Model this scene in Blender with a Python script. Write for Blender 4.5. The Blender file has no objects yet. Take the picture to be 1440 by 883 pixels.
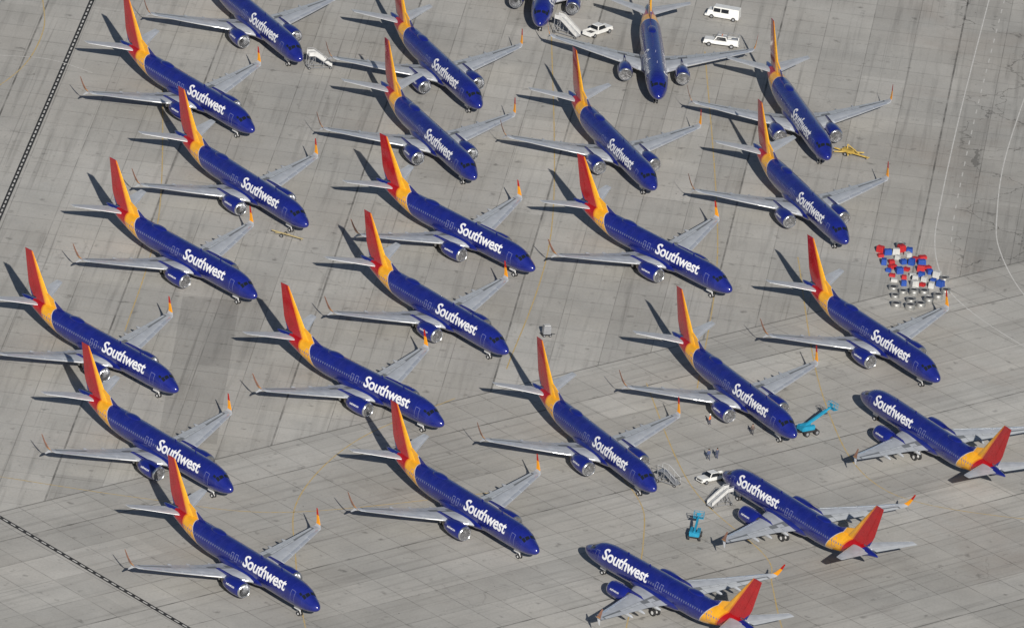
import bpy, bmesh, math, random
from mathutils import Vector, Matrix
random.seed(7)
S=bpy.context.scene
COL=S.collection
rad=math.radians
Y0=1660.0
# ------------------------------------------------------------------ node helpers
class NT:
    def __init__(s,name):
        s.m=bpy.data.materials.new(name); s.m.use_nodes=True
        s.t=s.m.node_tree; s.n=s.t.nodes; s.l=s.t.links
        s.b=s.n['Principled BSDF']
    def link(s,a,sock):
        if isinstance(a,bpy.types.NodeSocket): s.l.new(a,sock)
        else: sock.default_value=a
    def M(s,op,a,b=None,c=None,clamp=False):
        n=s.n.new('ShaderNodeMath'); n.operation=op; n.use_clamp=clamp
        s.link(a,n.inputs[0])
        if b is not None: s.link(b,n.inputs[1])
        if c is not None: s.link(c,n.inputs[2])
        return n.outputs[0]
    def mix(s,f,a,b,mode='MIX'):
        n=s.n.new('ShaderNodeMix'); n.data_type='RGBA'; n.blend_type=mode
        s.link(f,n.inputs[0])
        for v,i in ((a,6),(b,7)):
            if isinstance(v,bpy.types.NodeSocket): s.l.new(v,n.inputs[i])
            else: n.inputs[i].default_value=(v[0],v[1],v[2],1)
        return n.outputs[2]
    def noise(s,vec,scale,detail=4,rough=.55,dist=0):
        n=s.n.new('ShaderNodeTexNoise'); n.inputs['Scale'].default_value=scale
        n.inputs['Detail'].default_value=detail; n.inputs['Roughness'].default_value=rough
        n.inputs['Distortion'].default_value=dist
        if vec is not None: s.l.new(vec,n.inputs['Vector'])
        return n.outputs['Fac']
    def ramp(s,f,a,b,lo=0.,hi=1.):
        n=s.n.new('ShaderNodeMapRange'); s.link(f,n.inputs[0])
        n.inputs[1].default_value=a;n.inputs[2].default_value=b;n.inputs[3].default_value=lo;n.inputs[4].default_value=hi
        return n.outputs[0]
    def obj(s):
        n=s.n.new('ShaderNodeTexCoord'); return n.outputs['Object']
    def sep(s,v):
        n=s.n.new('ShaderNodeSeparateXYZ'); s.l.new(v,n.inputs[0]); return n.outputs
    def comb(s,x,y,z=0.):
        n=s.n.new('ShaderNodeCombineXYZ')
        for v,i in ((x,0),(y,1),(z,2)): s.link(v,n.inputs[i])
        return n.outputs[0]
    def col(s,c):
        if isinstance(c,bpy.types.NodeSocket): s.l.new(c,s.b.inputs['Base Color'])
        else: s.b.inputs['Base Color'].default_value=(c[0],c[1],c[2],1)
def simple(name,c,rough=.5,metal=0.,var=.12,scale=1.5,coat=0.,bump=0.):
    t=NT(name); v=t.noise(t.obj(),scale,5)
    f=t.ramp(v,.3,.7,1-var,1+var)
    n=t.n.new('ShaderNodeVectorMath');n.operation='SCALE';n.inputs[0].default_value=c;t.l.new(f,n.inputs['Scale'])
    t.col(n.outputs[0]); t.b.inputs['Roughness'].default_value=rough; t.b.inputs['Metallic'].default_value=metal
    t.b.inputs['Coat Weight'].default_value=coat; t.b.inputs['Coat Roughness'].default_value=.1
    if bump:
        bn=t.n.new('ShaderNodeBump'); bn.inputs['Strength'].default_value=bump; bn.inputs['Distance'].default_value=.1
        t.l.new(t.noise(t.obj(),5,3,.6,.5),bn.inputs['Height']); t.l.new(bn.outputs[0],t.b.inputs['Normal'])
    return t.m
BLUE=(.0075,.0145,.175)
# livery
def livery():
    t=NT('livery_paint'); o=t.obj(); x,y,z=t.sep(o)[:3]
    st=t.M('SUBTRACT',19.,x)
    zz=t.M('MULTIPLY',z,.75)
    t1=t.M('SUBTRACT',t.M('SUBTRACT',st,zz),26.5)
    t2=t.M('SUBTRACT',t.M('SUBTRACT',st,t.M('MULTIPLY',z,.62)),29.95)
    t3=t.M('SUBTRACT',t.M('SUBTRACT',st,z),30.9)
    nz=t.noise(o,.8,5); f=t.ramp(nz,.3,.7,.88,1.12)
    fr=t.M('FRACT',t.M('DIVIDE',st,2.54)); ln=t.M('GREATER_THAN',t.M('ABSOLUTE',t.M('SUBTRACT',fr,.5)),.488)
    body=t.mix(t.M('MULTIPLY',ln,.3),BLUE,(.04,.05,.36))
    dust=t.M('MULTIPLY',t.ramp(t.noise(o,.5,6,.65),.4,.75),.03)
    body=t.mix(dust,body,(.3,.28,.35))
    c=t.mix(t.M('GREATER_THAN',t1,-.14),body,(.5,.5,.52))
    c=t.mix(t.M('GREATER_THAN',t1,0.),c,(.84,.40,.02))
    c=t.mix(t.ramp(t2,-.45,-.25),c,(.7,.2,.012))
    c=t.mix(t.ramp(t2,-.08,.0),c,(.38,.006,.010))
    c=t.mix(t.M('GREATER_THAN',t3,0.),c,BLUE)
    wf=t.M('ABSOLUTE',t.M('SUBTRACT',t.M('FRACT',t.M('DIVIDE',st,.51)),.5))
    wm=t.M('MULTIPLY',t.M('LESS_THAN',wf,.22),t.M('LESS_THAN',t.M('ABSOLUTE',t.M('SUBTRACT',z,3.95)),.16))
    wm=t.M('MULTIPLY',wm,t.M('MULTIPLY',t.M('GREATER_THAN',st,6.2),t.M('LESS_THAN',st,32.4)))
    c=t.mix(t.M('MULTIPLY',wm,.85),c,(.14,.16,.3))
    n=t.n.new('ShaderNodeVectorMath');n.operation='SCALE';t.l.new(c,n.inputs[0]);t.l.new(f,n.inputs['Scale'])
    t.col(n.outputs[0]); t.l.new(t.ramp(nz,.3,.7,.2,.34),t.b.inputs['Roughness'])
    t.b.inputs['Coat Weight'].default_value=.8;t.b.inputs['Coat Roughness'].default_value=.12
    return t.m
def wingletmat():
    t=NT('winglet_paint'); z=t.sep(t.obj())[2]
    c=t.mix(t.M('GREATER_THAN',z,5.1),(.84,.33,.016),(.45,.02,.012))
    c=t.mix(t.M('LESS_THAN',z,4.0),c,(.45,.46,.48))
    t.col(c); t.b.inputs['Roughness'].default_value=.35
    return t.m
m_liv=livery(); m_wl=wingletmat()
m_wlout=simple('winglet_outer_paint',(.33,.17,.12),.4,0,.15)
m_blue=simple('blue_paint',BLUE,.28,0,.1,1.,.7)
m_wing=simple('wing_grey',(.43,.45,.48),.42,0,.14,.6)
m_wdark=simple('wing_gap_dark',(.17,.18,.19),.6,0,.1,.6)
m_panel=simple('wing_panel_grey',(.46,.48,.50),.4,0,.1,.8)
m_slat=simple('bare_aluminium',(.88,.89,.9),.28,.7,.06,1.)
m_lip=simple('polished_lip',(.66,.67,.69),.25,.92,.08,1.)
m_white=simple('white_lettering',(.82,.82,.84),.4,0,.03)
m_whitep=simple('white_vehicle_paint',(.72,.72,.7),.35,0,.06,1,.3)
m_glass=simple('dark_glass',(.012,.015,.02),.06,0,.05)
m_outl=simple('door_outline_paint',(.2,.22,.42),.4)
m_tyre=simple('tyre_rubber',(.025,.025,.027),.8)
m_metal=simple('grey_metal',(.36,.37,.39),.4,.5,.15)
m_rail=simple('galvanised_rail',(.5,.51,.52),.45,.3,.15)
m_side=simple('pale_side_panel',(.55,.55,.54),.5,0,.12)
m_dark=simple('dark_metal',(.06,.06,.065),.5,.4)
m_hot=simple('exhaust_metal',(.25,.22,.2),.35,.8)
m_foil=simple('foil_cover',(.15,.15,.155),.45,.35,.5,2.5,0,1.)
m_drum=simple('ribbed_silver_drum',(.34,.34,.33),.42,.5,.3,1.5,0,.3)
m_yel=simple('yellow_equipment',(.45,.31,.07),.6,0,.25)
m_teal=simple('teal_equipment',(.02,.26,.42),.4,0,.15)
m_red=simple('red_plastic',(.42,.02,.025),.5)
m_bluep=simple('bright_blue_plastic',(.02,.07,.33),.5)
m_cream=simple('pale_canvas',(.48,.48,.47),.7)
m_black=simple('black_marking',(.03,.03,.03),.8,0,.3,.5)
m_orange=simple('orange_beacon',(.8,.2,.02),.4)
m_strut=simple('gear_white',(.6,.6,.6),.4)
# ------------------------------------------------------------------ mesh helpers
def finish(name,bm,mats,parent=None,smooth=True,ang=35):
    bmesh.ops.recalc_face_normals(bm,faces=bm.faces)
    me=bpy.data.meshes.new(name); bm.to_mesh(me); bm.free()
    if not isinstance(mats,(list,tuple)): mats=[mats]
    for m in mats: me.materials.append(m)
    if smooth:
        me.polygons.foreach_set('use_smooth',[True]*len(me.polygons))
        try: me.set_sharp_from_angle(angle=rad(ang))
        except Exception: pass
    ob=bpy.data.objects.new(name,me); COL.objects.link(ob)
    if parent: ob.parent=parent
    return ob
def empty(name,loc=(0,0,0),rz=0,label=None,cat=None,group=None):
    e=bpy.data.objects.new(name,None); COL.objects.link(e); e.location=loc; e.rotation_euler=(0,0,rz)
    e.empty_display_size=.5
    if label: e['label']=label
    if cat: e['category']=cat
    if group: e['group']=group
    return e
def box(bm,c,s,rot=None,mat=0,taper=None):
    r=bmesh.ops.create_cube(bm,size=1); vs=r['verts']
    for v in vs:
        p=Vector((v.co.x*s[0],v.co.y*s[1],v.co.z*s[2]))
        if taper and v.co.z>0: p.x=p.x*taper[0]+(taper[2] if len(taper)>2 else 0); p.y*=taper[1]
        if rot: p=rot@p
        v.co=p+Vector(c)
    for f in {f for v in vs for f in v.link_faces}: f.material_index=mat
    return vs
def cyl(bm,p0,p1,r,seg=12,r2=None,mat=0):
    p0=Vector(p0);p1=Vector(p1);d=p1-p0
    q=d.to_track_quat('Z','Y').to_matrix().to_4x4()
    M=Matrix.Translation((p0+p1)/2)@q
    r_=bmesh.ops.create_cone(bm,cap_ends=True,segments=seg,radius1=r,radius2=r if r2 is None else r2,depth=d.length,matrix=M)
    for f in {f for v in r_['verts'] for f in v.link_faces}: f.material_index=mat
def copy_tree(root,loc,rz,label=None,skip=(),scale=None):
    def rec(o,par):
        n=o.copy(); COL.objects.link(n)
        if par: n.parent=par
        for ch in o.children:
            if ch.name.split('.')[0] in skip: continue
            rec(ch,n)
        return n
    n=rec(root,None); n.location=loc; n.rotation_euler=(0,0,rz)
    if scale: n.scale=(scale,)*3
    if label: n['label']=label
    return n
# ------------------------------------------------------------------ AIRLINER
PR=[(0,2.80,2.80,0),(.06,3.0,2.6,.2),(.15,3.14,2.46,.34),(.35,3.32,2.28,.52),(.7,3.52,2.08,.76),(1.2,3.74,1.89,1.0),(1.8,3.98,1.73,1.22),(2.4,4.30,1.61,1.40),(3.0,4.66,1.52,1.54),(3.6,4.93,1.46,1.64),
(4.5,5.15,1.40,1.75),(5.5,5.28,1.37,1.82),(6.5,5.34,1.35,1.86),(8,5.36,1.35,1.88),(12,5.36,1.35,1.88),(18,5.36,1.35,1.88),(25.5,5.36,1.35,1.88),(28,5.35,1.58,1.84),(30,5.31,2.0,1.72),(32,5.24,2.52,1.50),(34,5.14,3.1,1.2),(36,5.02,3.68,.85),
(37.5,4.9,4.1,.55),(38.5,4.8,4.35,.3),(39.0,4.7,4.45,.12)]
def prof(s):
    s=max(0,min(39,s))
    for i in range(len(PR)-1):
        if PR[i+1][0]>=s: break
    a,b=PR[i],PR[i+1]; h=b[0]-a[0]; t=(s-a[0])/h
    out=[]
    for k in (1,2,3):
        def slope(j):
            if j==0 or j==len(PR)-1: return None
            d0=(PR[j][k]-PR[j-1][k])/(PR[j][0]-PR[j-1][0]);d1=(PR[j+1][k]-PR[j][k])/(PR[j+1][0]-PR[j][0])
            return 0 if d0*d1<=0 else 2*d0*d1/(d0+d1)
        sl=(b[k]-a[k])/h
        m0=slope(i);m1=slope(i+1)
        m0=sl if m0 is None else m0; m1=sl if m1 is None else m1
        out.append((2*t**3-3*t*t+1)*a[k]+(t**3-2*t*t+t)*h*m0+(-2*t**3+3*t*t)*b[k]+(t**3-t*t)*h*m1)
    return out
def FP(s,e,side=1,off=0.):
    t,b,w=prof(s); zc=(t+b)/2; hh=(t-b)/2
    n=Vector((0,math.cos(e)/max(w,.05),math.sin(e)/max(hh,.05))).normalized()
    return Vector((19-s,side*(w*math.cos(e)+off*n.y),zc+hh*math.sin(e)+off*n.z))
def fpatch(bm,q,side,off,n1=4,n2=4,mat=0):
    g=[[bm.verts.new(FP(*[ (q[0][k]*(1-u)+q[1][k]*u)*(1-v)+(q[3][k]*(1-u)+q[2][k]*u)*v for k in (0,1)],side,off)) for u in [i/n1 for i in range(n1+1)]] for v in [j/n2 for j in range(n2+1)]]
    for j in range(n2):
        for i in range(n1):
            f=bm.faces.new((g[j][i],g[j][i+1],g[j+1][i+1],g[j+1][i])); f.material_index=mat
root=empty('airliner',label='blue airliner with red and yellow tail on concrete',cat='airplane',group='airliners parked in rows on the concrete apron')
bm=bmesh.new()
sts=[0.03,.06,.1,.15,.25,.35,.5,.7,.95,1.2,1.5,1.8,2.1,2.4,2.7,3,3.3,3.6,4,4.5,5,5.5,6,6.5,7.2,8]+list(range(9,26))+[25.5+.5*i for i in range(1,27)]+[38.75,39.0]
NS=44; rings=[]
tip=bm.verts.new((19,0,2.8))
for s in sts:
    t,b,w=prof(s); rings.append([bm.verts.new((19-s,w*math.cos(a),(t+b)/2+(t-b)/2*math.sin(a))) for a in [2*math.pi*i/NS for i in range(NS)]])
for i in range(NS): bm.faces.new((tip,rings[0][i],rings[0][(i+1)%NS]))
for r0,r1 in zip(rings,rings[1:]):
    for i in range(NS): bm.faces.new((r0[i],r1[i],r1[(i+1)%NS],r0[(i+1)%NS]))
bm.faces.new(rings[-1])
fus=finish('fuselage',bm,m_liv,root,ang=60)
bm=bmesh.new(); rr=[]
for s,w,h in [(11.6,1.2,.5),(12.5,1.75,.95),(14,2.02,1.25),(17,2.1,1.35),(20.5,2.08,1.35),(22.5,1.8,1.1),(24.2,1.2,.6)]:
    rr.append([bm.verts.new((19-s,w*math.cos(a),2.35+h*math.sin(a))) for a in [2*math.pi*i/28 for i in range(28)]])
for r0,r1 in zip(rr,rr[1:]):
    for i in range(28): bm.faces.new((r0[i],r1[i],r1[(i+1)%28],r0[(i+1)%28]))
bm.faces.new(rr[0]);bm.faces.new(rr[-1])
finish('wing_root_fairing',bm,m_blue,root,ang=60)
def textmesh(body,offset=.018):
    cu=bpy.data.curves.new('txt','FONT'); cu.body=body; cu.size=1; cu.resolution_u=4; cu.offset=offset; cu.space_character=.96
    ob=bpy.data.objects.new('txt',cu); COL.objects.link(ob)
    bpy.context.view_layer.update()
    dg=bpy.context.evaluated_depsgraph_get()
    me=bpy.data.meshes.new_from_object(ob.evaluated_get(dg))
    bpy.data.objects.remove(ob); bpy.data.curves.remove(cu)
    return me
tm=textmesh('Southwest',.022)
xs=[v.co.x for v in tm.vertices]; ys=[v.co.y for v in tm.vertices]
tx0,tx1,ty0,ty1=min(xs),max(xs),min(ys),max(ys)
TL,TH=10.4,1.85; E0=rad(5)
def lettering(side):
    bm=bmesh.new(); bm.from_mesh(tm)
    for v in bm.verts:
        v.co.x=(v.co.x-tx0)/(tx1-tx0)*TL; v.co.y=(v.co.y-ty0)/(ty1-ty0)*TH; v.co.z=0
    for k in range(1,14):
        g=bm.verts[:]+bm.edges[:]+bm.faces[:]
        bmesh.ops.bisect_plane(bm,geom=g,plane_co=(0,k*TH/14,0),plane_no=(0,1,0))
    for k in range(1,24):
        g=bm.verts[:]+bm.edges[:]+bm.faces[:]
        bmesh.ops.bisect_plane(bm,geom=g,plane_co=(k*TL/24,0,0),plane_no=(1,0,0))
    for v in bm.verts:
        s=(16.7-v.co.x) if side<0 else (5.7+v.co.x)
        v.co=FP(s,E0+v.co.y/1.95,side,.022)
    return finish('airline_name_lettering',bm,m_white,root,smooth=False)
lettering(1);lettering(-1)
for side in (1,-1):
    def outline(bm,s0,s1,e0,e1,w=.05):
        we=w/1.9
        fpatch(bm,[(s0,e0),(s0+w,e0),(s0+w,e1),(s0,e1)],side,.026,1,8)
        fpatch(bm,[(s1-w,e0),(s1,e0),(s1,e1),(s1-w,e1)],side,.026,1,8)
        fpatch(bm,[(s0+w,e0),(s1-w,e0),(s1-w,e0+we),(s0+w,e0+we)],side,.026,2,1)
        fpatch(bm,[(s0+w,e1-we),(s1-w,e1-we),(s1-w,e1),(s0+w,e1)],side,.026,2,1)
    for a,b in ((4.0,4.85),(29.9,30.7)):
        bm=bmesh.new(); outline(bm,a,b,rad(-20),rad(35)); finish('cabin_door',bm,m_outl,root,smooth=False)
    for a in (18.1,19.15):
        bm=bmesh.new(); outline(bm,a,a+.6,rad(4),rad(36),.07); finish('overwing_exit',bm,m_outl,root,smooth=False)
    for q in ([(2.12,rad(56)),(2.15,rad(86)),(2.62,rad(86)),(2.68,rad(60))],[(2.2,rad(35)),(2.14,rad(53)),(2.72,rad(57)),(2.86,rad(38))],[(2.98,rad(34)),(2.85,rad(47)),(3.3,rad(48)),(3.42,rad(37))]):
        bm=bmesh.new(); fpatch(bm,q,side,.02); finish('cockpit_window',bm,m_glass,root,smooth=False)
bm=bmesh.new(); bmesh.ops.create_uvsphere(bm,u_segments=24,v_segments=12,radius=1)
for v in bm.verts: v.co=Vector((v.co.x*1.7-6.3,v.co.y*.75,v.co.z*.32+5.3))
finish('antenna_fairing',bm,m_blue,root)
for s in (9.5,14.5):
    bm=bmesh.new(); box(bm,(19-s,0,5.5),(.45,.05,.4),taper=(.5,.6,-.1)); finish('blade_antenna',bm,m_blue,root,smooth=False)
def th(c,t): 
    c=max(c,0); return 5*t*(.2969*math.sqrt(c)-.126*c-.3516*c*c+.2843*c**3-.1036*c**4)
def loft(bm,secs,c0=0.,c1=1.,off=0.,n=10,mat=0):
    loops=[]
    cs=[c0+(c1-c0)*(1-math.cos(math.pi*i/n))/2 if c0==0 else c0+(c1-c0)*i/n for i in range(n+1)]
    for LE,ch,y,z,ny,nz,t in secs:
        L=[]
        seq=[(c,1) for c in reversed(cs)]+[(c,-1) for c in (cs[1:] if c0==0 else cs)]
        for c,sg in seq:
            h=(th(c,t)*ch+off)*sg
            if c==0: h=0
            x=LE+c*ch-(off if c==0 else 0)
            L.append(bm.verts.new((19-x,y+ny*h,z+nz*h)))
        loops.append(L)
    m=len(loops[0])
    for a,b in zip(loops,loops[1:]):
        for i in range(m):
            f=bm.faces.new((a[i],b[i],b[(i+1)%m],a[(i+1)%m])); f.material_index=mat
    bm.faces.new(loops[0]).material_index=mat;bm.faces.new(loops[-1]).material_index=mat
WS=[(12.9,8.7,.9,2.0,.14),(13.6,7.8,1.9,2.10,.13),(16.42,5.1,5.8,2.5,.115),(19.3,3.35,11.3,3.05,.105),(22.2,1.62,16.9,3.72,.10)]
def wsec(y):
    for a,b in zip(WS,WS[1:]):
        if y<=b[2]+1e-6:
            t=(y-a[2])/(b[2]-a[2]); return [a[k]*(1-t)+b[k]*t for k in range(5)]
    return list(WS[-1])
def wpatch(bm,y0,y1,c0,c1,side,off,ny=3,nc=3):
    g=[]
    for j in range(ny+1):
        y=y0+(y1-y0)*j/ny; LE,ch,yy,z,t=wsec(y)
        g.append([bm.verts.new((19-(LE+c*ch),side*y,z+th(c,t)*ch+off)) for c in [c0+(c1-c0)*i/nc for i in range(nc+1)]])
    for j in range(ny):
        for i in range(nc): bm.faces.new((g[j][i],g[j+1][i],g[j+1][i+1],g[j][i+1]))
for side in (1,-1):
    secs=[(a[0],a[1],side*a[2],a[3],0,1,a[4]) for a in WS]
    bm=bmesh.new(); loft(bm,secs); wing=finish('wing',bm,m_wing,root,ang=50)
    for y0,y1 in ((2.6,4.1),(5.75,8.3),(8.38,10.9),(10.98,13.5),(13.58,16.3)):
        bm=bmesh.new(); q=[]
        for y in (y0,(y0+y1)/2,y1):
            LE,ch,yy,z,t=wsec(y); q.append((LE-.02,ch,side*y,z,0,1,t))
        loft(bm,q,0.,.6/q[1][1] if y0>5 else .06,.014,6); finish('leading_edge_slat',bm,m_slat,wing,ang=60)
    bm=bmesh.new(); wpatch(bm,2.0,16.2,.60,.97,side,.008,10,4); finish('wing_trailing_bay',bm,m_wdark,wing,smooth=False)
    for y0,y1,c0,c1,nm in ((2.05,4.0,.80,.985,'flap'),(4.05,5.75,.78,.985,'flap'),(5.82,11.6,.745,.985,'flap'),(11.65,15.9,.74,.985,'aileron'),
        (3.0,4.3,.665,.785,'spoiler'),(5.9,7.2,.615,.735,'spoiler'),(7.25,8.6,.615,.735,'spoiler'),(8.65,10.0,.615,.735,'spoiler'),(10.05,11.4,.615,.735,'spoiler')):
        bm=bmesh.new(); wpatch(bm,y0,y1,c0,c1,side,.018); finish(nm,bm,m_panel,wing,smooth=False)
    for y in (4.0,7.6,10.6):
        LE,ch,yy,z,t=wsec(y); bm=bmesh.new(); bmesh.ops.create_uvsphere(bm,u_segments=12,v_segments=8,radius=1)
        for v in bm.verts: v.co=Vector((19-(LE+ch*.9)+v.co.x*1.5,side*y+v.co.y*.22,z-.25+v.co.z*.28))
        finish('flap_track_fairing',bm,m_wing,wing)
    bm=bmesh.new(); zt=3.72
    loft(bm,[(22.2,1.62,side*16.9,zt,0,1,.1),(22.7,1.2,side*17.2,zt+.12,side*-.45,.9,.1),(23.2,.88,side*17.45,zt+.5,side*-.85,.5,.08),(23.9,.58,side*17.66,zt+1.3,side*-.96,.28,.07),(24.6,.3,side*17.84,zt+2.3,side*-.97,.22,.07)])
    loft(bm,[(22.9,.8,side*17.1,zt-.02,side*.4,.9,.09),(23.35,.52,side*17.3,zt-.3,side*.85,.5,.07),(23.85,.28,side*17.5,zt-.68,side*.9,.4,.07)])
    bmesh.ops.recalc_face_normals(bm,faces=bm.faces)
    bm.normal_update()
    for f in bm.faces:
        if f.normal.y*side>.1 and f.calc_center_median().z>zt+.3: f.material_index=1
    finish('winglet',bm,[m_wl,m_wlout],wing,ang=50)
    ss=[(33.6,4.1,side*.35,4.66,0,1,.10),(33.9,3.85,side*.8,4.72,0,1,.10),(38.1,1.35,side*7.17,5.5,0,1,.09)]
    bm=bmesh.new(); loft(bm,ss,0,.70); st_=finish('horizontal_stabilizer',bm,m_wing,root,ang=50)
    bm=bmesh.new(); loft(bm,ss[1:],.712,1.,0,4); finish('elevator',bm,m_panel,st_,ang=50)
    bm=bmesh.new(); loft(bm,ss[1:],0.,.07,.01,5); finish('stabilizer_leading_edge',bm,m_slat,st_,ang=60)
fs=[(31.2,5.6,0,4.8,1,0,.10),(33.2,4.65,0,7.3,1,0,.095),(37.4,1.9,0,12.4,1,0,.09)]
bm=bmesh.new(); loft(bm,fs,0,.70)
ds=[bm.verts.new(p) for p in [(19-28.3,0,5.32),(19-33.0,.13,6.9),(19-33.6,.16,5.0),(19-33.0,-.13,6.9),(19-33.6,-.16,5.0),(19-28.3,.05,5.1),(19-28.3,-.05,5.1)]]
for a in ((0,1,3),(0,5,2,1),(0,3,4,6),(1,2,4,3),(5,6,4,2),(0,6,5)): bm.faces.new([ds[i] for i in a])
fin=finish('vertical_tail',bm,m_liv,root,ang=50)
bm=bmesh.new(); loft(bm,[(fs[0][0]+.5,5.15,0,5.4,1,0,.10),fs[1],fs[2]],.712,1.,0,4); finish('rudder',bm,m_liv,fin,ang=50)
EX=18.1
def revolve(bm,pts,cy,cz,n=36,squash=.96,mat=0):
    R=[[bm.verts.new((EX-s,cy+r*math.cos(a),cz+(r*math.sin(a))*(squash if math.sin(a)<0 else 1))) for a in [2*math.pi*i/n for i in range(n)]] for s,r in pts]
    for a,b in zip(R,R[1:]):
        for i in range(n): bm.faces.new((a[i],b[i],b[(i+1)%n],a[(i+1)%n])).material_index=mat
    return R
et=textmesh('southwest.com',.02)
ex=[v.co.x for v in et.vertices]; ey=[v.co.y for v in et.vertices]
for side in (1,-1):
    cy,cz=side*4.83,1.86
    bm=bmesh.new()
    revolve(bm,[(11.18,1.165),(11.32,1.2),(11.8,1.25),(12.5,1.29),(13.3,1.28),(14.2,1.19),(15.1,1.03),(15.15,.99),(14.6,.97),(14.2,.9)],cy,cz)
    nac=finish('engine',bm,m_blue,root,ang=60)
    bm=bmesh.new()
    revolve(bm,[(11.18,1.166),(11.05,1.12),(10.95,1.06),(10.92,1.0),(10.96,.95),(11.1,.91),(11.35,.895),(11.9,.895)],cy,cz)
    finish('intake_lip',bm,m_lip,nac,ang=60)
    bm=bmesh.new(); R=revolve(bm,[(11.9,.9),(11.92,.1)],cy,cz,36,.98)
    for k in range(18):
        a=2*math.pi*k/18; ca,sa=math.cos(a),math.sin(a); cb,sb=math.cos(a+.2),math.sin(a+.2)
        v=[bm.verts.new((EX-11.82,cy+.28*ca,cz+.28*sa)),bm.verts.new((EX-11.72,cy+.86*ca,cz+.86*sa)),bm.verts.new((EX-11.88,cy+.86*cb,cz+.86*sb)),bm.verts.new((EX-11.88,cy+.28*cb,cz+.28*sb))]
        bm.faces.new(v).material_index=1
    R=revolve(bm,[(11.9,.3),(11.6,.2),(11.42,.02)],cy,cz,20,1.)
    finish('engine_fan',bm,[m_dark,m_metal],nac,smooth=False)
    bm=bmesh.new(); revolve(bm,[(14.2,.9),(14.8,.82),(15.6,.68),(16.1,.56),(16.0,.5),(15.8,.4),(16.3,.34),(16.9,.05)],cy,cz,28)
    finish('exhaust_nozzle',bm,m_hot,nac,ang=60)
    bm=bmesh.new()
    loft(bm,[(13.4,4.2,cy,cz+.8,1,0,.1),(13.8,4.8,cy,cz+1.2,1,0,.07),(15.4,4.0,cy,2.62,1,0,.07)])
    finish('engine_pylon',bm,m_blue,nac,ang=50)
    bm=bmesh.new()
    R=revolve(bm,[(11.16,.93),(11.06,.9),(11.1,.7),(11.16,.45),(11.12,.2),(11.14,.02)],cy,cz,36)
    for r_ in R[2:]:
        for v in r_: v.co.x+=random.uniform(-.05,.05)
    finish('engine_intake_cover',bm,m_foil,nac,ang=20)
    bm=bmesh.new(); bm.from_mesh(et)
    for v in bm.verts:
        u=(v.co.x-min(ex))/(max(ex)-min(ex))*2.0; w=(v.co.y-min(ey))/(max(ey)-min(ey))*.36
        s=(14.0-u) if side<0 else (12.0+u); a=rad(12)+w/1.28; r=1.31
        v.co=Vector((EX-s,cy+side*r*math.cos(a),cz+r*math.sin(a)))
    finish('engine_lettering',bm,m_white,nac,smooth=False)
def wheelobj(x,y,r,w,par):
    bm=bmesh.new(); cyl(bm,(x,y-w/2,r),(x,y+w/2,r),r,20); bmesh.ops.bevel(bm,geom=[e for e in bm.edges if e.calc_face_angle(0)>1],offset=w*.2,segments=2,affect='EDGES')
    cyl(bm,(x,y-w/2-.01,r),(x,y+w/2+.01,r),r*.5,14,mat=1)
    finish('gear_wheel',bm,[m_tyre,m_strut],par)
bm=bmesh.new(); cyl(bm,(14.6,0,.34),(14.55,0,1.8),.09); cyl(bm,(14.6,-.3,.34),(14.6,.3,.34),.06)
cyl(bm,(14.6,0,.9),(13.6,0,1.6),.05)
for y in (-.42,.42): box(bm,(14.3,y,1.25),(1.3,.04,.5))
ng=finish('nose_landing_gear',bm,m_strut,root,smooth=False)
for y in (-.24,.24): wheelobj(14.6,y,.36,.22,ng)
for side in (1,-1):
    bm=bmesh.new(); cyl(bm,(-.9,side*2.86,.56),(-.9,side*2.9,2.4),.14); cyl(bm,(-.9,side*2.4,.56),(-.9,side*3.3,.56),.09); cyl(bm,(-.9,side*2.86,1.0),(-.9,side*1.7,1.9),.07)
    box(bm,(-.9,side*3.12,1.5),(1.0,.05,1.1))
    mg=finish('main_landing_gear',bm,m_strut,root,smooth=False)
    for y in (2.43,3.29): wheelobj(-.9,side*y,.56,.4,mg)
PL=[(-56.7,1739.7,-51.7),(-48.1,1776.3,-61.6),(-16.7,1763.3,-64.7),(-16.5,1730.5,-63.8),(19.2,1777.7,-85.6),(13.6,1734.4,-66.7),(43.9,1756.7,-73.7),(44.9,1718.8,-65.9),(-45.4,1700.5,-53.0),(-10.2,1689.9,-46.5),(21.6,1689.5,-47.5),(-52.9,1666.9,-48.4),(-12.1,1654.7,-50.6),(-62.9,1625.0,-47.4),(-22.1,1621.5,-45.5),(-51.8,1588.1,-49.0),(35.7,1633.8,-59.0),(57.0,1662.0,-55.6),(14.6,1606.8,-59.0),(-4.4,1576.8,-51.3),(-36.2,1547.0,-50.1),(.5,1806.6,-92.2),(66.4,1622.0,124.6),(46.2,1584.8,127.4),(27.2,1551.6,131.5)]
COVER={5,6,7,8,12,13,17,18,19,20,10,11,15,16}
extra={17:'blue airliner parked beside a teal boom lift',24:'blue airliner with stair truck beside its nose',22:'blue airliner with white stairs at its nose',7:'blue airliner with foil-covered engines above a yellow towbar'}
for i,(x,y,h) in enumerate(PL,1):
    cov=i in COVER
    lab=extra.get(i) or ('blue airliner with red tail and silver-covered engine intakes' if cov else 'blue airliner with red and yellow tail on concrete')
    if i==1: continue
    copy_tree(root,(x,y-Y0,0),rad(h),lab,skip=() if cov else ('engine_intake_cover',))
root.location=(PL[0][0],PL[0][1]-Y0,0); root.rotation_euler=(0,0,rad(PL[0][2]))
for o in [c for e in root.children for c in e.children if c.name.startswith('engine_intake_cover')]: bpy.data.objects.remove(o)
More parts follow.
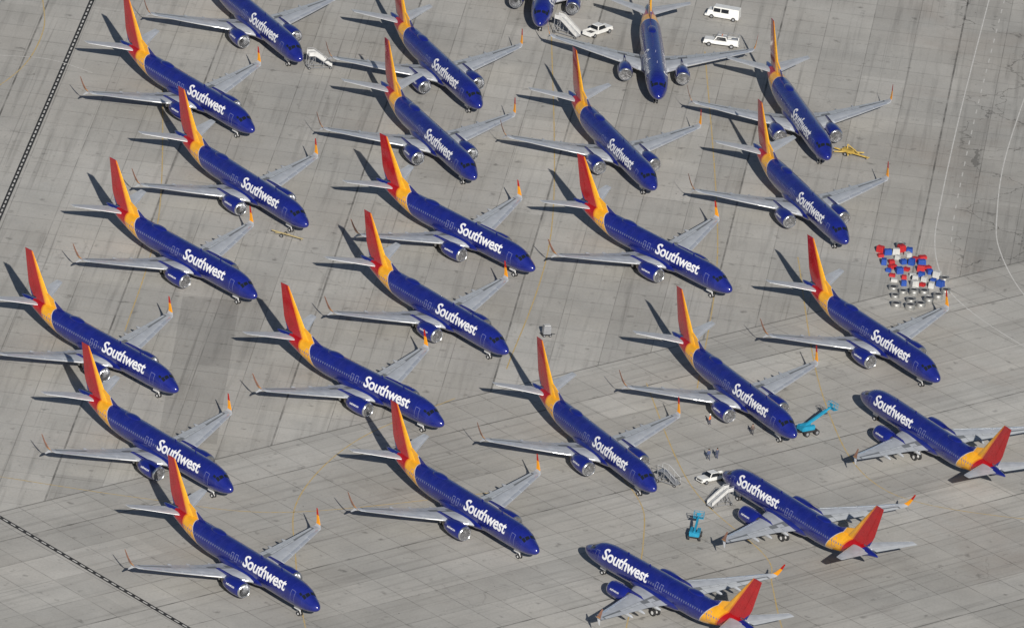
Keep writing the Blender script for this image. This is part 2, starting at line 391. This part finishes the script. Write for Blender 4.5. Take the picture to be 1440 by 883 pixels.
# ------------------------------------------------------------------ VEHICLES
def vwheel(x,y,r,w,par):
    bm=bmesh.new(); cyl(bm,(x,y-w/2,r),(x,y+w/2,r),r,18); cyl(bm,(x,y-w/2-.01,r),(x,y+w/2+.01,r),r*.55,12,mat=1)
    finish('wheel',bm,[m_tyre,m_metal],par)
def quad(pts,name,mat,par):
    bm=bmesh.new(); bm.faces.new([bm.verts.new(p) for p in pts]); finish(name,bm,mat,par,smooth=False)
def pickup(name,loc,rz,label,utility=False):
    e=empty(name,loc,rz,label,'truck')
    bm=bmesh.new()
    box(bm,(1.95,0,.85),(1.8,1.92,.62),taper=(.96,.92)); box(bm,(.05,0,.83),(2.1,1.96,.62)); 
    box(bm,(-1.95,0,.62),(2.0,1.9,.2)); 
    for y in (-.91,.91): box(bm,(-1.95,y,.9),(2.0,.12,.5))
    box(bm,(-2.92,0,.88),(.1,1.9,.5)); box(bm,(2.9,0,.6),(.16,1.85,.3)); box(bm,(-3.0,0,.55),(.14,1.8,.2))
    bmesh.ops.bevel(bm,geom=bm.edges[:],offset=.03,segments=1,affect='EDGES')
    body=finish('body',bm,m_whitep,e)
    bm=bmesh.new(); box(bm,(.05,0,1.5),(2.3,1.8,.72),taper=(.7,.82,-.1)); bmesh.ops.bevel(bm,geom=bm.edges[:],offset=.06,segments=2,affect='EDGES'); finish('cab',bm,m_whitep,e)
    for y in (-1,1): quad(((1.02,y*.915,1.2),(-.95,y*.915,1.2),(-.76,y*.79,1.8),(.62,y*.79,1.8)),'side_window',m_glass,e)
    quad(((1.2,-.84,1.2),(1.2,.84,1.2),(.78,.70,1.84),(.78,-.70,1.84)),'windshield',m_glass,e)
    quad(((-1.12,-.8,1.22),(-1.12,.8,1.22),(-.965,.68,1.8),(-.965,-.68,1.8)),'rear_window',m_glass,e)
    bm=bmesh.new(); box(bm,(-1.95,0,.735),(1.95,1.66,.02)); finish('bed_floor',bm,m_dark,e,smooth=False)
    bm=bmesh.new(); box(bm,(2.99,0,.82),(.04,1.1,.3)); finish('grille',bm,m_dark,e,smooth=False)
    for x in (1.95,-1.9):
        for y in (-.88,.88): vwheel(x,y,.4,.26,e)
    for y in (-.75,.75):
        bm=bmesh.new(); box(bm,(2.93,y,.9),(.06,.3,.18)); finish('headlight',bm,m_metal,e,smooth=False)
    if utility:
        bm=bmesh.new(); box(bm,(-2.0,-.78,1.35),(1.9,.42,.45)); box(bm,(-2.0,.78,1.35),(1.9,.42,.45)); finish('tool_box',bm,m_whitep,e,smooth=False)
        bm=bmesh.new()
        for y in (-.8,.8):
            for x in (-2.9,-1.1): cyl(bm,(x,y,1.5),(x,y,2.15),.04,6)
            cyl(bm,(-2.95,y,2.15),(.7,y,2.15),.05,6)
        for x in (-2.9,-1.1,.6): cyl(bm,(x,-.8,2.15),(x,.8,2.15),.04,6)
        finish('ladder_rack',bm,m_metal,e,smooth=False)
        bm=bmesh.new(); box(bm,(-2.3,0,1.2),(1.0,.9,.7)); box(bm,(-1.4,.1,1.1),(.5,.7,.5)); finish('load',bm,m_metal,e,smooth=False)
        bm=bmesh.new(); cyl(bm,(-.1,-.4,1.92),(-.1,.4,1.92),.08); finish('beacon',bm,m_orange,e)
    return e
pickup('pickup_truck',(9.7,133.2,0),rad(52),'white pickup truck parked on concrete near airliner nose')
pk=pickup('pickup_truck',(33.0,-57.0,0),rad(220),'white pickup truck parked beside mobile stairs'); pk.scale=(.85,.85,.85)
pickup('service_truck',(30.6,133.6,0),rad(175),'white utility truck loaded with boxes and ladder rack',True)
e=empty('service_van',(30.8,147.0,0),rad(168),'boxy white service van with dark windows','van')
bm=bmesh.new(); box(bm,(-.5,0,1.3),(4.6,2.0,1.7),taper=(.97,.9)); box(bm,(2.2,0,.95),(1.3,1.95,1.0),taper=(.85,.92,-.1)); box(bm,(.2,0,.5),(5.9,1.95,.3)); bmesh.ops.bevel(bm,geom=bm.edges[:],offset=.07,segments=2,affect='EDGES'); finish('body',bm,m_whitep,e)
quad(((1.84,-.88,1.35),(1.84,.88,1.35),(1.77,.83,2.05),(1.77,-.83,2.05)),'windshield',m_glass,e)
for y in (-1,1):
    quad(((1.65,y*1.005,1.3),(.45,y*1.005,1.3),(.45,y*.945,1.98),(1.6,y*.945,1.98)),'side_window',m_glass,e)
    quad(((.3,y*1.005,1.3),(-1.0,y*1.005,1.3),(-1.0,y*.945,1.98),(.3,y*.945,1.98)),'side_window',m_glass,e)
for x in (1.9,-1.9):
    for y in (-.88,.88): vwheel(x,y,.38,.26,e)
def stairs(loc,rz,label,h=2.7,sc=1.,solid=True):
    e=empty('mobile_stairs',loc,rz,label,'stairs')
    L=h*1.25; n=12
    bm=bmesh.new()
    for i in range(n):
        t=(i+.5)/n; box(bm,(-L/2+L*t,0,.35+(h-.35)*t),(L/n*.98,1.2,.06)); box(bm,(-L/2+L*t+L/n*.46,0,.35+(h-.35)*t+.08),(.03,1.2,(h-.35)/n-.04))
    box(bm,(L/2+.6,0,h),(1.3,1.3,.07)); finish('steps',bm,m_rail if solid else m_metal,e,smooth=False)
    bm=bmesh.new()
    for y in (-.65,.65):
        cyl(bm,(-L/2,y,.3),(L/2,y,h-.05),.07,6); cyl(bm,(-L/2,y,.35),(L/2+1.2,y,.35),.07,6)
        for t in (.5,1): cyl(bm,(-L/2+L*t,y,.35),(-L/2+L*t,y,.3+(h-.35)*t),.05,6)
        cyl(bm,(L/2+1.2,y,.35),(L/2+1.2,y,h),.06,6)
        cyl(bm,(L/2+1.2,y,.4),(L/2,y,h),.04,6)
    cyl(bm,(L/2+1.2,-.65,.35),(L/2+1.2,.65,.35),.06,6);cyl(bm,(-L/2,-.65,.35),(-L/2,.65,.35),.06,6)
    finish('frame',bm,m_metal,e,smooth=False)
    for y in (-.72,.72):
        if solid:
            bm=bmesh.new(); v=[bm.verts.new(p) for p in ((-L/2,y,.45),(L/2,y,h),(L/2+1.2,y,h),(L/2+1.2,y,h+.75),(L/2,y,h+.75),(-L/2,y,1.15))]; bm.faces.new(v)
            r=bmesh.ops.extrude_face_region(bm,geom=bm.faces[:]); 
            for vv_ in [g_ for g_ in r['geom'] if isinstance(g_,bmesh.types.BMVert)]: vv_.co.y+=.03
            finish('side_panel',bm,m_side,e,smooth=False)
        bm=bmesh.new(); cyl(bm,(-L/2,y,1.3),(L/2,y,h+1),.045,6); cyl(bm,(L/2,y,h+1),(L/2+1.2,y,h+1),.045,6)
        for t in (0,.5,1): cyl(bm,(-L/2+L*t,y,.3+(h-.3)*t),(-L/2+L*t,y,1.3+(h-.3)*t),.03,6)
        cyl(bm,(L/2+1.2,y,h),(L/2+1.2,y,h+1),.03,6)
        finish('handrail',bm,m_rail,e,smooth=False)
    for x in (-L/2+.2,L/2+1.0):
        for y in (-.75,.75): vwheel(x,y,.25,.15,e)
    e.scale=(sc,)*3
    return e
stairs((-35.6,104.2,0),rad(200),'pale mobile stairs on open concrete',2.5,.95)
stairs((5.0,131.0,0),rad(152),'pale mobile stairs against airliner nose',2.8,.95)
stairs((26.9,-60.0,0),rad(150),'grey lattice mobile stairs standing alone',1.9,.95,False)
stairs((34.0,-66.8,0),rad(37),'pale mobile stairs leading to airliner door',2.7,.85)
def boomlift(loc,rz,label,raise_=8,bl=5.6,sc=1.):
    e=empty('boom_lift',loc,rz,label,'boom lift')
    bm=bmesh.new(); box(bm,(0,0,.75),(2.6,1.6,.4)); bmesh.ops.bevel(bm,geom=bm.edges[:],offset=.06,segments=1,affect='EDGES'); finish('chassis',bm,m_dark,e)
    bm=bmesh.new(); box(bm,(-.5,.6,1.35),(2.4,.6,.8)); box(bm,(-.5,-.6,1.35),(2.4,.6,.8)); box(bm,(-1.5,0,1.3),(.8,1.7,.7)); bmesh.ops.bevel(bm,geom=bm.edges[:],offset=.08,segments=2,affect='EDGES'); finish('turntable',bm,m_teal,e)
    R=Matrix.Rotation(-rad(raise_),3,'Y')
    bm=bmesh.new(); box(bm,Vector((0,0,2.0))+R@Vector((bl/2-1.6,0,0)),(bl,.36,.42),rot=R); box(bm,Vector((0,0,2.0))+R@Vector((bl-1.4,0,0)),(1.6,.24,.3),rot=R); cyl(bm,(-.3,0,1.4),(.9,0,2.0+.9*math.tan(rad(raise_))),.1); finish('boom',bm,m_teal,e,smooth=False)
    c=Vector((0,0,2.0))+R@Vector((bl-.2,0,0)); bm=bmesh.new()
    box(bm,c+Vector((.1,0,-.5)),(.8,1.7,.08))
    for z in (0,.55):
        for y in (-.85,.85): cyl(bm,c+Vector((-.3,y,z)),c+Vector((.5,y,z)),.04,6)
        for x in (-.3,.5): cyl(bm,c+Vector((x,-.85,z)),c+Vector((x,.85,z)),.04,6)
    for x in (-.3,.5):
        for y in (-.85,0,.85): cyl(bm,c+Vector((x,y,-.5)),c+Vector((x,y,.55)),.035,6)
    box(bm,c+Vector((-.25,0,.3)),(.15,.7,.4))
    finish('basket',bm,m_teal,e,smooth=False)
    for x in (-1,1):
        for y in (-.95,.95): vwheel(x,y,.48,.34,e)
    e.scale=(sc,)*3
boomlift((30.9,-80.0,0),rad(84),'teal boom lift standing alone on concrete',10,4.0,.9)
boomlift((47.6,-34.2,0),rad(38),'teal boom lift with raised boom near airliner nose',26,5.2,.95)
def towbar(loc,rz,label,mat,big=True,sc=1.):
    e=empty('towbar',loc,rz,label,'towbar')
    bm=bmesh.new(); cyl(bm,(-2.4,0,.45),(2.4,0,.5),.11,8); cyl(bm,(2.4,0,.5),(2.8,.25,.45),.07,6);cyl(bm,(2.4,0,.5),(2.8,-.25,.45),.07,6)
    if big:
        cyl(bm,(-1.8,-1.2,.45),(1.4,1.2,.5),.1,8); cyl(bm,(-1.5,1.1,.45),(.3,-1.1,.5),.1,8); box(bm,(-.3,0,.7),(1.5,1.1,.4)); cyl(bm,(-.5,0,.5),(-.5,0,1.5),.08,6); cyl(bm,(-.5,0,1.5),(1.4,0,.6),.07,6)
    else: cyl(bm,(-.4,-.5,.4),(-.4,.5,.4),.05,6); cyl(bm,(-1.6,-.4,.4),(.4,.5,.4),.06,6)
    finish('bar',bm,mat,e,smooth=False)
    for y in (-.6,.6): vwheel(-.4,y,.28,.14,e)
    e.scale=(sc,)*3
towbar((53.0,87.9,0),rad(-30),'yellow wheeled towing frame on concrete',m_yel,True,1.25)
towbar((-37.3,26.4,0),rad(-28),'small pale yellow towbar near airliner nose',simple('pale_yellow',(.38,.31,.16),.6),False,1.1)
e=empty('equipment_cart',(5.7,-4.6,0),rad(20),'small upright grey equipment cart on concrete','cart')
bm=bmesh.new(); box(bm,(0,0,1.1),(1.3,1.0,1.4),taper=(.9,.9)); bmesh.ops.bevel(bm,geom=bm.edges[:],offset=.08,segments=2,affect='EDGES'); finish('cover',bm,m_metal,e)
bm=bmesh.new(); box(bm,(0,0,1.84),(1.0,.7,.1)); finish('lid',bm,m_cream,e,smooth=False)
bm=bmesh.new(); box(bm,(0,0,.38),(1.6,1.2,.1)); cyl(bm,(.8,0,.4),(1.5,0,.3),.04,6); finish('chassis',bm,m_dark,e,smooth=False)
for x in (-.5,.5):
    for y in (-.55,.55): vwheel(x,y,.22,.12,e)
def bag(mat):
    bm=bmesh.new(); box(bm,(0,0,.5),(1.4,1.1,1.0),taper=(.92,.92)); bmesh.ops.bevel(bm,geom=bm.edges[:],offset=.05,segments=1,affect='EDGES')
    for x in (-.4,.4): box(bm,(x,0,.52),(.08,1.13,1.03))
    o=finish('padded_cover_bundle',bm,mat,smooth=False); o['category']='bundle'; return o
def drum():
    e=empty('storage_drum',cat='drum')
    bm=bmesh.new()
    r=[(0.82,0),(.88,.06),(.82,.12),(.82,.45),(.88,.52),(.82,.6),(.82,.98),(.88,1.05),(.8,1.08),(.72,1.0),(.6,.85),(.02,.85)]
    R=[[bm.verts.new((a*math.cos(2*math.pi*i/24),a*math.sin(2*math.pi*i/24),z)) for i in range(24)] for a,z in r]
    for a,b in zip(R,R[1:]):
        for i in range(24): bm.faces.new((a[i],b[i],b[(i+1)%24],a[(i+1)%24]))
    finish('shell',bm,m_drum,e,ang=40)
    bm=bmesh.new(); cyl(bm,(0,0,.86),(0,0,.93),.5,20); finish('lid_centre',bm,m_dark,e)
    return e
bags=[(bag(m_red),'red'),(bag(m_bluep),'blue'),(bag(m_cream),'pale')]
first=[True]*3
placed=[]
def free(x,y,d):
    if any((x-a)**2+((y-b)*.62)**2<(d/2+e_/2)**2 for a,b,e_ in placed): return False
    placed.append((x,y,d)); return True
n_=0; tries=0
while n_<36 and tries<4000:
    tries+=1
    u=random.uniform(0,7.2); v=random.uniform(0,15)
    x=57.5+u+v*.26; y=45.6+u*.35-v
    if u>5.5 and v<3: continue
    if not free(x,y,1.25): continue
    t=random.choices([0,1,2],[.42,.32,.26])[0]
    if n_<3: t=n_
    o,cn=bags[t]
    if first[t]: first[t]=False
    else:
        o=o.copy(); COL.objects.link(o)
    o.location=(x,y,0); o.rotation_euler=(0,0,random.uniform(-.6,.6)); o.scale=(random.uniform(.6,.95),random.uniform(.6,1.0),random.uniform(.45,1.1))
    o['label']='%s padded cover bundle stored on concrete'%cn; o['category']='bundle'; o['group']='cover bundles stored in a cluster'; n_+=1
d0=drum(); n_=0; tries=0
while n_<20 and tries<6000:
    tries+=1
    u=random.uniform(0,8.5); v=random.uniform(0,10.5)
    x=60.2+u+v*.05; y=31.0+u*.75-v
    if not free(x,y,1.62): continue
    s=random.uniform(.8,1.0)
    if n_==0: o=d0; o.location=(x,y,0)
    else: o=copy_tree(d0,(x,y,0),random.uniform(0,6))
    o.scale=(s,s,random.uniform(.6,1.0))
    o['label']='silver ribbed round drum stored on concrete'; o['category']='drum'; o['group']='silver drums stored in a cluster'; n_+=1
o=copy_tree(d0,(61.6,48.3,0),1.,'silver ribbed round drum beside red cover bundles')
def person(loc,rz,shirt,trous,label,mid=0):
    me=bpy.data.meshes.new('person')
    st=.22 if mid else .1
    V=[(0,0,.95),(0,0,1.2),(0,0,1.42),(0,0,1.53),(.02,0,1.68),(.01,.2,1.4),(.0,.27,1.12),(.12,.28,.88),(.01,-.2,1.4),(-.05,-.27,1.12),(.05,-.28,.88),(0,.1,.9),(st*.6,.11,.5),(st,.11,.06),(st+.18,.11,.04),(0,-.1,.9),(-st*.4,-.11,.5),(-st,-.11,.06),(-st+.18,-.11,.04)]
    E=[(0,1),(1,2),(2,3),(3,4),(2,5),(5,6),(6,7),(2,8),(8,9),(9,10),(0,11),(11,12),(12,13),(13,14),(0,15),(15,16),(16,17),(17,18)]
    Rr=[.15,.15,.16,.06,.11,.07,.05,.035,.07,.05,.035,.1,.07,.05,.045,.1,.07,.05,.045]
    me.from_pydata(V,E,[]); o=bpy.data.objects.new('person',me); COL.objects.link(o)
    md=o.modifiers.new('Skin','SKIN')
    for i,r in enumerate(Rr): me.skin_vertices[0].data[i].radius=(r,r*1.1)
    me.skin_vertices[0].data[0].use_root=True
    o.modifiers.new('Sub','SUBSURF').levels=1; o.modifiers['Sub'].render_levels=1
    t=NT('clothing'); z=t.sep(t.obj())[2]
    c=t.mix(t.M('GREATER_THAN',z,.93),trous,shirt); c=t.mix(t.M('GREATER_THAN',z,1.5),c,(.45,.26,.18)); c=t.mix(t.M('LESS_THAN',z,.1),c,(.02,.02,.02))
    t.col(c); me.materials.append(t.m)
    o.location=loc; o.rotation_euler=(0,0,rz); o['label']=label; o['category']='person'
    bm=bmesh.new(); bmesh.ops.create_uvsphere(bm,u_segments=12,v_segments=8,radius=.125)
    for v in bm.verts: v.co=Vector((v.co.x*1.0-.01,v.co.y*.95,v.co.z+1.74))
    finish('hard_hat' if shirt[0]>.4 else 'hair',bm,simple('hairmat',(.03,.02,.015),.8) if shirt[0]<.4 else m_whitep,o)
person((32.3,-48.6,0),rad(-60),(.06,.08,.16),(.04,.05,.09),'person in dark work clothes walking on concrete',1)
person((33.6,-47.9,0),rad(100),(.05,.06,.1),(.05,.06,.12),'person in dark jacket standing on concrete')
person((32.2,-34.5,0),rad(-20),(.65,.16,.04),(.05,.05,.08),'person in orange vest beside airliner engine')
person((38.9,-36.8,0),rad(-80),(.1,.07,.06),(.04,.04,.05),'person in dark clothes near airliner nose',1)
person((40.8,-34.4,0),rad(140),(.6,.1,.05),(.06,.06,.09),'person in red vest near airliner nose')
# ------------------------------------------------------------------ GROUND
t=NT('concrete_apron'); o=t.obj(); X,Y,Z=t.sep(o)[:3]
def rot(a):
    c,s=math.cos(rad(a)),math.sin(rad(a))
    return t.M('ADD',t.M('MULTIPLY',X,c),t.M('MULTIPLY',Y,s)), t.M('ADD',t.M('MULTIPLY',X,-s),t.M('MULTIPLY',Y,c))
def jt(u,size,w):
    return t.M('GREATER_THAN',t.M('ABSOLUTE',t.M('SUBTRACT',t.M('FRACT',t.M('DIVIDE',u,size)),.5)),.5-w/size/2)
def wn(a,b=0.):
    n=t.n.new('ShaderNodeTexWhiteNoise'); n.noise_dimensions='2D'; t.l.new(t.comb(a,b),n.inputs['Vector']); return n.outputs['Value']
def zone(a,su,sv,seed):
    u,v=rot(a)
    fu=t.M('FLOOR',t.M('DIVIDE',u,su)); fv=t.M('FLOOR',t.M('DIVIDE',v,sv))
    ju=jt(u,su,.17); jv=jt(v,sv,.15)
    jv4=jt(v,sv*4,.3)
    j=t.M('MAXIMUM',t.M('MAXIMUM',ju,jv),t.M('MULTIPLY',jv4,1.5))
    slab=wn(t.M('ADD',fu,seed),fv)
    lseg=t.M('FLOOR',t.M('DIVIDE',t.M('ADD',u,t.M('MULTIPLY',wn(fv,seed),90.)),42.7))
    lane=wn(t.M('ADD',fv,seed*3.1),lseg)
    stv=t.comb(t.M('MULTIPLY',u,.03),t.M('MULTIPLY',v,.8)); streak=t.noise(stv,1.,5,.6,.4)
    tv=t.comb(t.M('MULTIPLY',u,.012),t.M('MULTIPLY',v,1.6)); tyre=t.noise(tv,1.,3,.5,.9)
    return j,slab,lane,streak,tyre
A=zone(86,6.1,7.6,3.); B=zone(42.5,6.1,7.6,11.)
nx,ny=math.sin(rad(43)),-math.cos(rad(43))
side_=t.M('ADD',t.M('MULTIPLY',t.M('ADD',X,73.6),nx),t.M('MULTIPLY',t.M('ADD',Y,96.7),ny))
isB=t.M('GREATER_THAN',side_,0.)
def sel(a,b):
    return t.M('ADD',t.M('MULTIPLY',a,t.M('SUBTRACT',1.,isB)),t.M('MULTIPLY',b,isB))
j,slab,lane,streak,tyre=[sel(p,q) for p,q in zip(A,B)]
big=t.noise(o,.018,5,.6); mid=t.noise(o,.12,6,.65,.3); fine=t.noise(o,2.5,6,.7)
val=t.M('MULTIPLY',t.ramp(big,.3,.7,.82,1.14),t.ramp(mid,.25,.75,.88,1.1))
val=t.M('MULTIPLY',val,t.ramp(fine,.2,.8,.87,1.12))
val=t.M('MULTIPLY',val,t.ramp(slab,0,1,.975,1.025)); val=t.M('MULTIPLY',val,t.ramp(lane,0,1,.89,1.06))
val=t.M('MULTIPLY',val,t.ramp(streak,.52,.8,1.,.66))
val=t.M('MULTIPLY',val,t.ramp(tyre,.64,.72,1.,.78))
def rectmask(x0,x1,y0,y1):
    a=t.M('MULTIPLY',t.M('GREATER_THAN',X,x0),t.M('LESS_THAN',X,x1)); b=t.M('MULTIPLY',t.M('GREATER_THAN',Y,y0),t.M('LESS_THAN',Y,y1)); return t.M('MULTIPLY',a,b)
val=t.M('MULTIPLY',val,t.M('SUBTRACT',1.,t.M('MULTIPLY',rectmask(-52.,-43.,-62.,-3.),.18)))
jm=t.M('MULTIPLY',j,t.ramp(t.noise(o,.25,4),.35,.65,.14,.42))
val=t.M('MULTIPLY',val,t.M('SUBTRACT',1.,jm,clamp=True))
bl=t.M('LESS_THAN',t.M('ABSOLUTE',side_),.16); val=t.M('MULTIPLY',val,t.M('SUBTRACT',1.,t.M('MULTIPLY',bl,.45)))
nn=t.n.new('ShaderNodeTexNoise'); nn.inputs['Scale'].default_value=.35; nn.inputs['Detail'].default_value=5; t.l.new(o,nn.inputs['Vector'])
va=t.n.new('ShaderNodeVectorMath'); va.operation='MULTIPLY_ADD'; t.l.new(nn.outputs['Color'],va.inputs[0]); va.inputs[1].default_value=(5,5,0); t.l.new(o,va.inputs[2])
vo=t.n.new('ShaderNodeTexVoronoi'); vo.feature='DISTANCE_TO_EDGE'; vo.inputs['Scale'].default_value=.07; t.l.new(va.outputs[0],vo.inputs['Vector'])
cr=t.M('LESS_THAN',vo.outputs['Distance'],.006)
far=t.M('MULTIPLY',t.ramp(t.M('ADD',X,t.M('MULTIPLY',t.noise(o,.15,4),3.)),71.5,74.,0.,1.),t.ramp(Y,25.,45.,0.,1.))
crm=t.M('ADD',t.M('MULTIPLY',t.M('GREATER_THAN',t.noise(o,.03,3),.58),.35),far)
val=t.M('MULTIPLY',val,t.M('SUBTRACT',1.,t.M('MULTIPLY',t.M('MULTIPLY',cr,crm),.4)))
stn=t.ramp(t.noise(o,.45,3,.5),.64,.76); val=t.M('MULTIPLY',val,t.M('SUBTRACT',1.,t.M('MULTIPLY',stn,.42)))
spk=t.ramp(t.noise(o,1.6,2,.5),.72,.77); val=t.M('MULTIPLY',val,t.M('SUBTRACT',1.,t.M('MULTIPLY',spk,.5)))
val=t.M('MULTIPLY',val,t.M('SUBTRACT',1.,t.M('MULTIPLY',far,.12)))
tint=t.mix(t.ramp(t.noise(o,.04,4),.35,.7),(.45,.43,.393),(.43,.42,.393))
rust=t.M('MULTIPLY',t.ramp(X,55.,66.,0.,1.),t.ramp(t.noise(o,.05,5,.6,.5),.52,.7)); tint=t.mix(t.M('MULTIPLY',rust,.4),tint,(.36,.305,.26))
sc=t.n.new('ShaderNodeVectorMath');sc.operation='SCALE';t.l.new(tint,sc.inputs[0]);t.l.new(val,sc.inputs['Scale'])
t.col(sc.outputs[0]); t.b.inputs['Roughness'].default_value=.9; t.b.inputs['Specular IOR Level'].default_value=.25
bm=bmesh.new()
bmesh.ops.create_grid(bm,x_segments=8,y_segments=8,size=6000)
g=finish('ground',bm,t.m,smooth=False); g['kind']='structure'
def strip(name,pts,w,mat,z=.008,dash=None,smooth=True):
    P=[Vector((p[0],p[1]-Y0)) for p in pts]
    if smooth and len(P)>2:
        Q=[]
        for i in range(len(P)-1):
            p0=P[max(i-1,0)];p1=P[i];p2=P[i+1];p3=P[min(i+2,len(P)-1)]
            for k in range(10):
                u=k/10; Q.append(.5*((2*p1)+(p2-p0)*u+(2*p0-5*p1+4*p2-p3)*u*u+(3*p1-p0-3*p2+p3)*u**3))
        Q.append(P[-1]); P=Q
    bm=bmesh.new()
    cum=[0]
    for a,b in zip(P,P[1:]): cum.append(cum[-1]+(b-a).length)
    def at(d):
        for i in range(len(P)-1):
            if d<=cum[i+1]: return P[i]+(P[i+1]-P[i])*((d-cum[i])/max(cum[i+1]-cum[i],1e-6)), (P[i+1]-P[i]).normalized()
        return P[-1],(P[-1]-P[-2]).normalized()
    T=cum[-1]; d=0
    def vv(d):
        p,tn=at(d); n=Vector((-tn.y,tn.x))*w/2
        return [bm.verts.new((p.x+n.x,p.y+n.y,z)),bm.verts.new((p.x-n.x,p.y-n.y,z))]
    if dash:
        while d<T: 
            a=vv(d);b=vv(min(d+dash[0],T)); bm.faces.new((a[0],a[1],b[1],b[0])); d+=dash[0]+dash[1]
    else:
        a=vv(0)
        while d<T:
            d=min(d+2,T); b=vv(d); bm.faces.new((a[0],a[1],b[1],b[0])); a=b
            if d>=T: break
    ob=finish(name,bm,mat,smooth=False); ob['kind']='structure'; return ob
def wornpaint(name,c,lo,base=(.42,.40,.365)):
    t=NT(name); f=t.ramp(t.noise(t.obj(),1.2,5,.7),.35,.6,lo,1.); t.col(t.mix(f,base,c)); t.b.inputs['Roughness'].default_value=.8; return t.m
mw=wornpaint('worn_white_paint',(.62,.61,.58),.25); my=wornpaint('faded_yellow_paint',(.52,.36,.11),.35); mw2=wornpaint('faded_white_paint',(.56,.55,.52),.15)
def ext(a,b,e0,e1):
    a=Vector(a);b=Vector(b);d=(b-a).normalized(); return [tuple(a-d*e0),tuple(b+d*e1)]
for a,b in (((-75.6,1785.6),(-83.1,1683.8)),((-73.4,1561.4),(-42.8,1527.1))):
    L=ext(a,b,60,60) 
    strip('apron_marking',L,.85,m_black,.006,smooth=False); strip('apron_marking',L,.25,mw,.012,dash=(1.1,.8),smooth=False)
wl=[(80.5,1875),(76.3,1829.4),(71.3,1772.7),(68.0,1729.1),(67.2,1711.3),(68.4,1697.5),(71.3,1687.4),(79.3,1674.2),(95,1655)]
strip('taxiway_edge_marking',wl,.2,mw)
strip('taxiway_edge_marking',[(p[0]+2.6,p[1]) for p in wl[:5]],.2,mw2,dash=(2.,3.))
strip('taxiway_edge_marking',[(92,1850),(87,1820),(82.1,1782.5),(78.6,1751.5),(77.4,1728.4),(77.7,1712.6),(81.7,1693.3),(90,1675)],.2,mw)
for L in ([(-83.8,1783.2),(-82.6,1769.8),(-84.0,1754.1),(-87.7,1741.4),(-95,1725)],[(-20,1500),(-25.7,1531.4),(-28.7,1558.3),(-29.4,1580.2),(-22.0,1604.7),(-7.5,1625.9)],[(48,1530),(44.7,1549.0),(42.9,1565.5),(41.6,1576.2),(30,1600),(22,1640)],[(20,1520),(21.5,1543.2),(23.2,1577.0),(21.1,1596.0),(8,1625)],[(-95,1580),(-74.6,1576.9),(-52.8,1574.1),(-31.2,1574.1),(0,1590)],[(85,1600),(60,1606),(50,1640),(45,1700)],[(-60,1640),(-58,1690),(-62,1760)],[(0,1640),(5,1700),(2,1790)],[(30,1640),(32,1700),(28,1790)]):
    strip('parking_guide_marking',L,.2,my)
strip('taxiway_edge_marking',[(-95,1754),(-88.8,1755.1),(-80.5,1755.5),(-73.1,1751.2)],.25,mw2)
# ------------------------------------------------------------------ LIGHT / WORLD / CAMERA
w=bpy.data.worlds.new('World'); S.world=w; w.use_nodes=True
bg=w.node_tree.nodes['Background']; sk=w.node_tree.nodes.new('ShaderNodeTexSky'); sk.sky_type='NISHITA'; sk.sun_disc=False
sk.sun_elevation=rad(27); sk.sun_rotation=rad(169.5); sk.altitude=800
w.node_tree.links.new(sk.outputs[0],bg.inputs[0]); bg.inputs[1].default_value=.052
sl=bpy.data.lights.new('sun','SUN'); sl.energy=5.0; sl.angle=rad(.5); sl.color=(1,.955,.885)
so=bpy.data.objects.new('sun',sl); COL.objects.link(so)
az=rad(100.5); el=rad(27)
so.rotation_euler=Vector((math.cos(el)*math.cos(az),math.cos(el)*math.sin(az),-math.sin(el))).to_track_quat('-Z','Y').to_euler()
cam=bpy.data.cameras.new('camera'); co=bpy.data.objects.new('camera',cam); COL.objects.link(co)
cam.sensor_width=36; cam.lens=36*15911.9/1440; cam.clip_start=10; cam.clip_end=20000
thc,ro=rad(21.8731),rad(5.7009)
fw=Vector((0,math.cos(thc),-math.sin(thc))); rt=Vector((1,0,0)); up=Vector((0,math.sin(thc),math.cos(thc)))
r2=math.cos(ro)*rt+math.sin(ro)*up; u2=-math.sin(ro)*rt+math.cos(ro)*up
M=Matrix((( r2.x,u2.x,-fw.x,0),(r2.y,u2.y,-fw.y,-Y0),(r2.z,u2.z,-fw.z,667.70),(0,0,0,1)))
co.matrix_world=M
S.camera=co
S.view_settings.view_transform='Standard'; S.view_settings.look='None'; S.view_settings.exposure=0
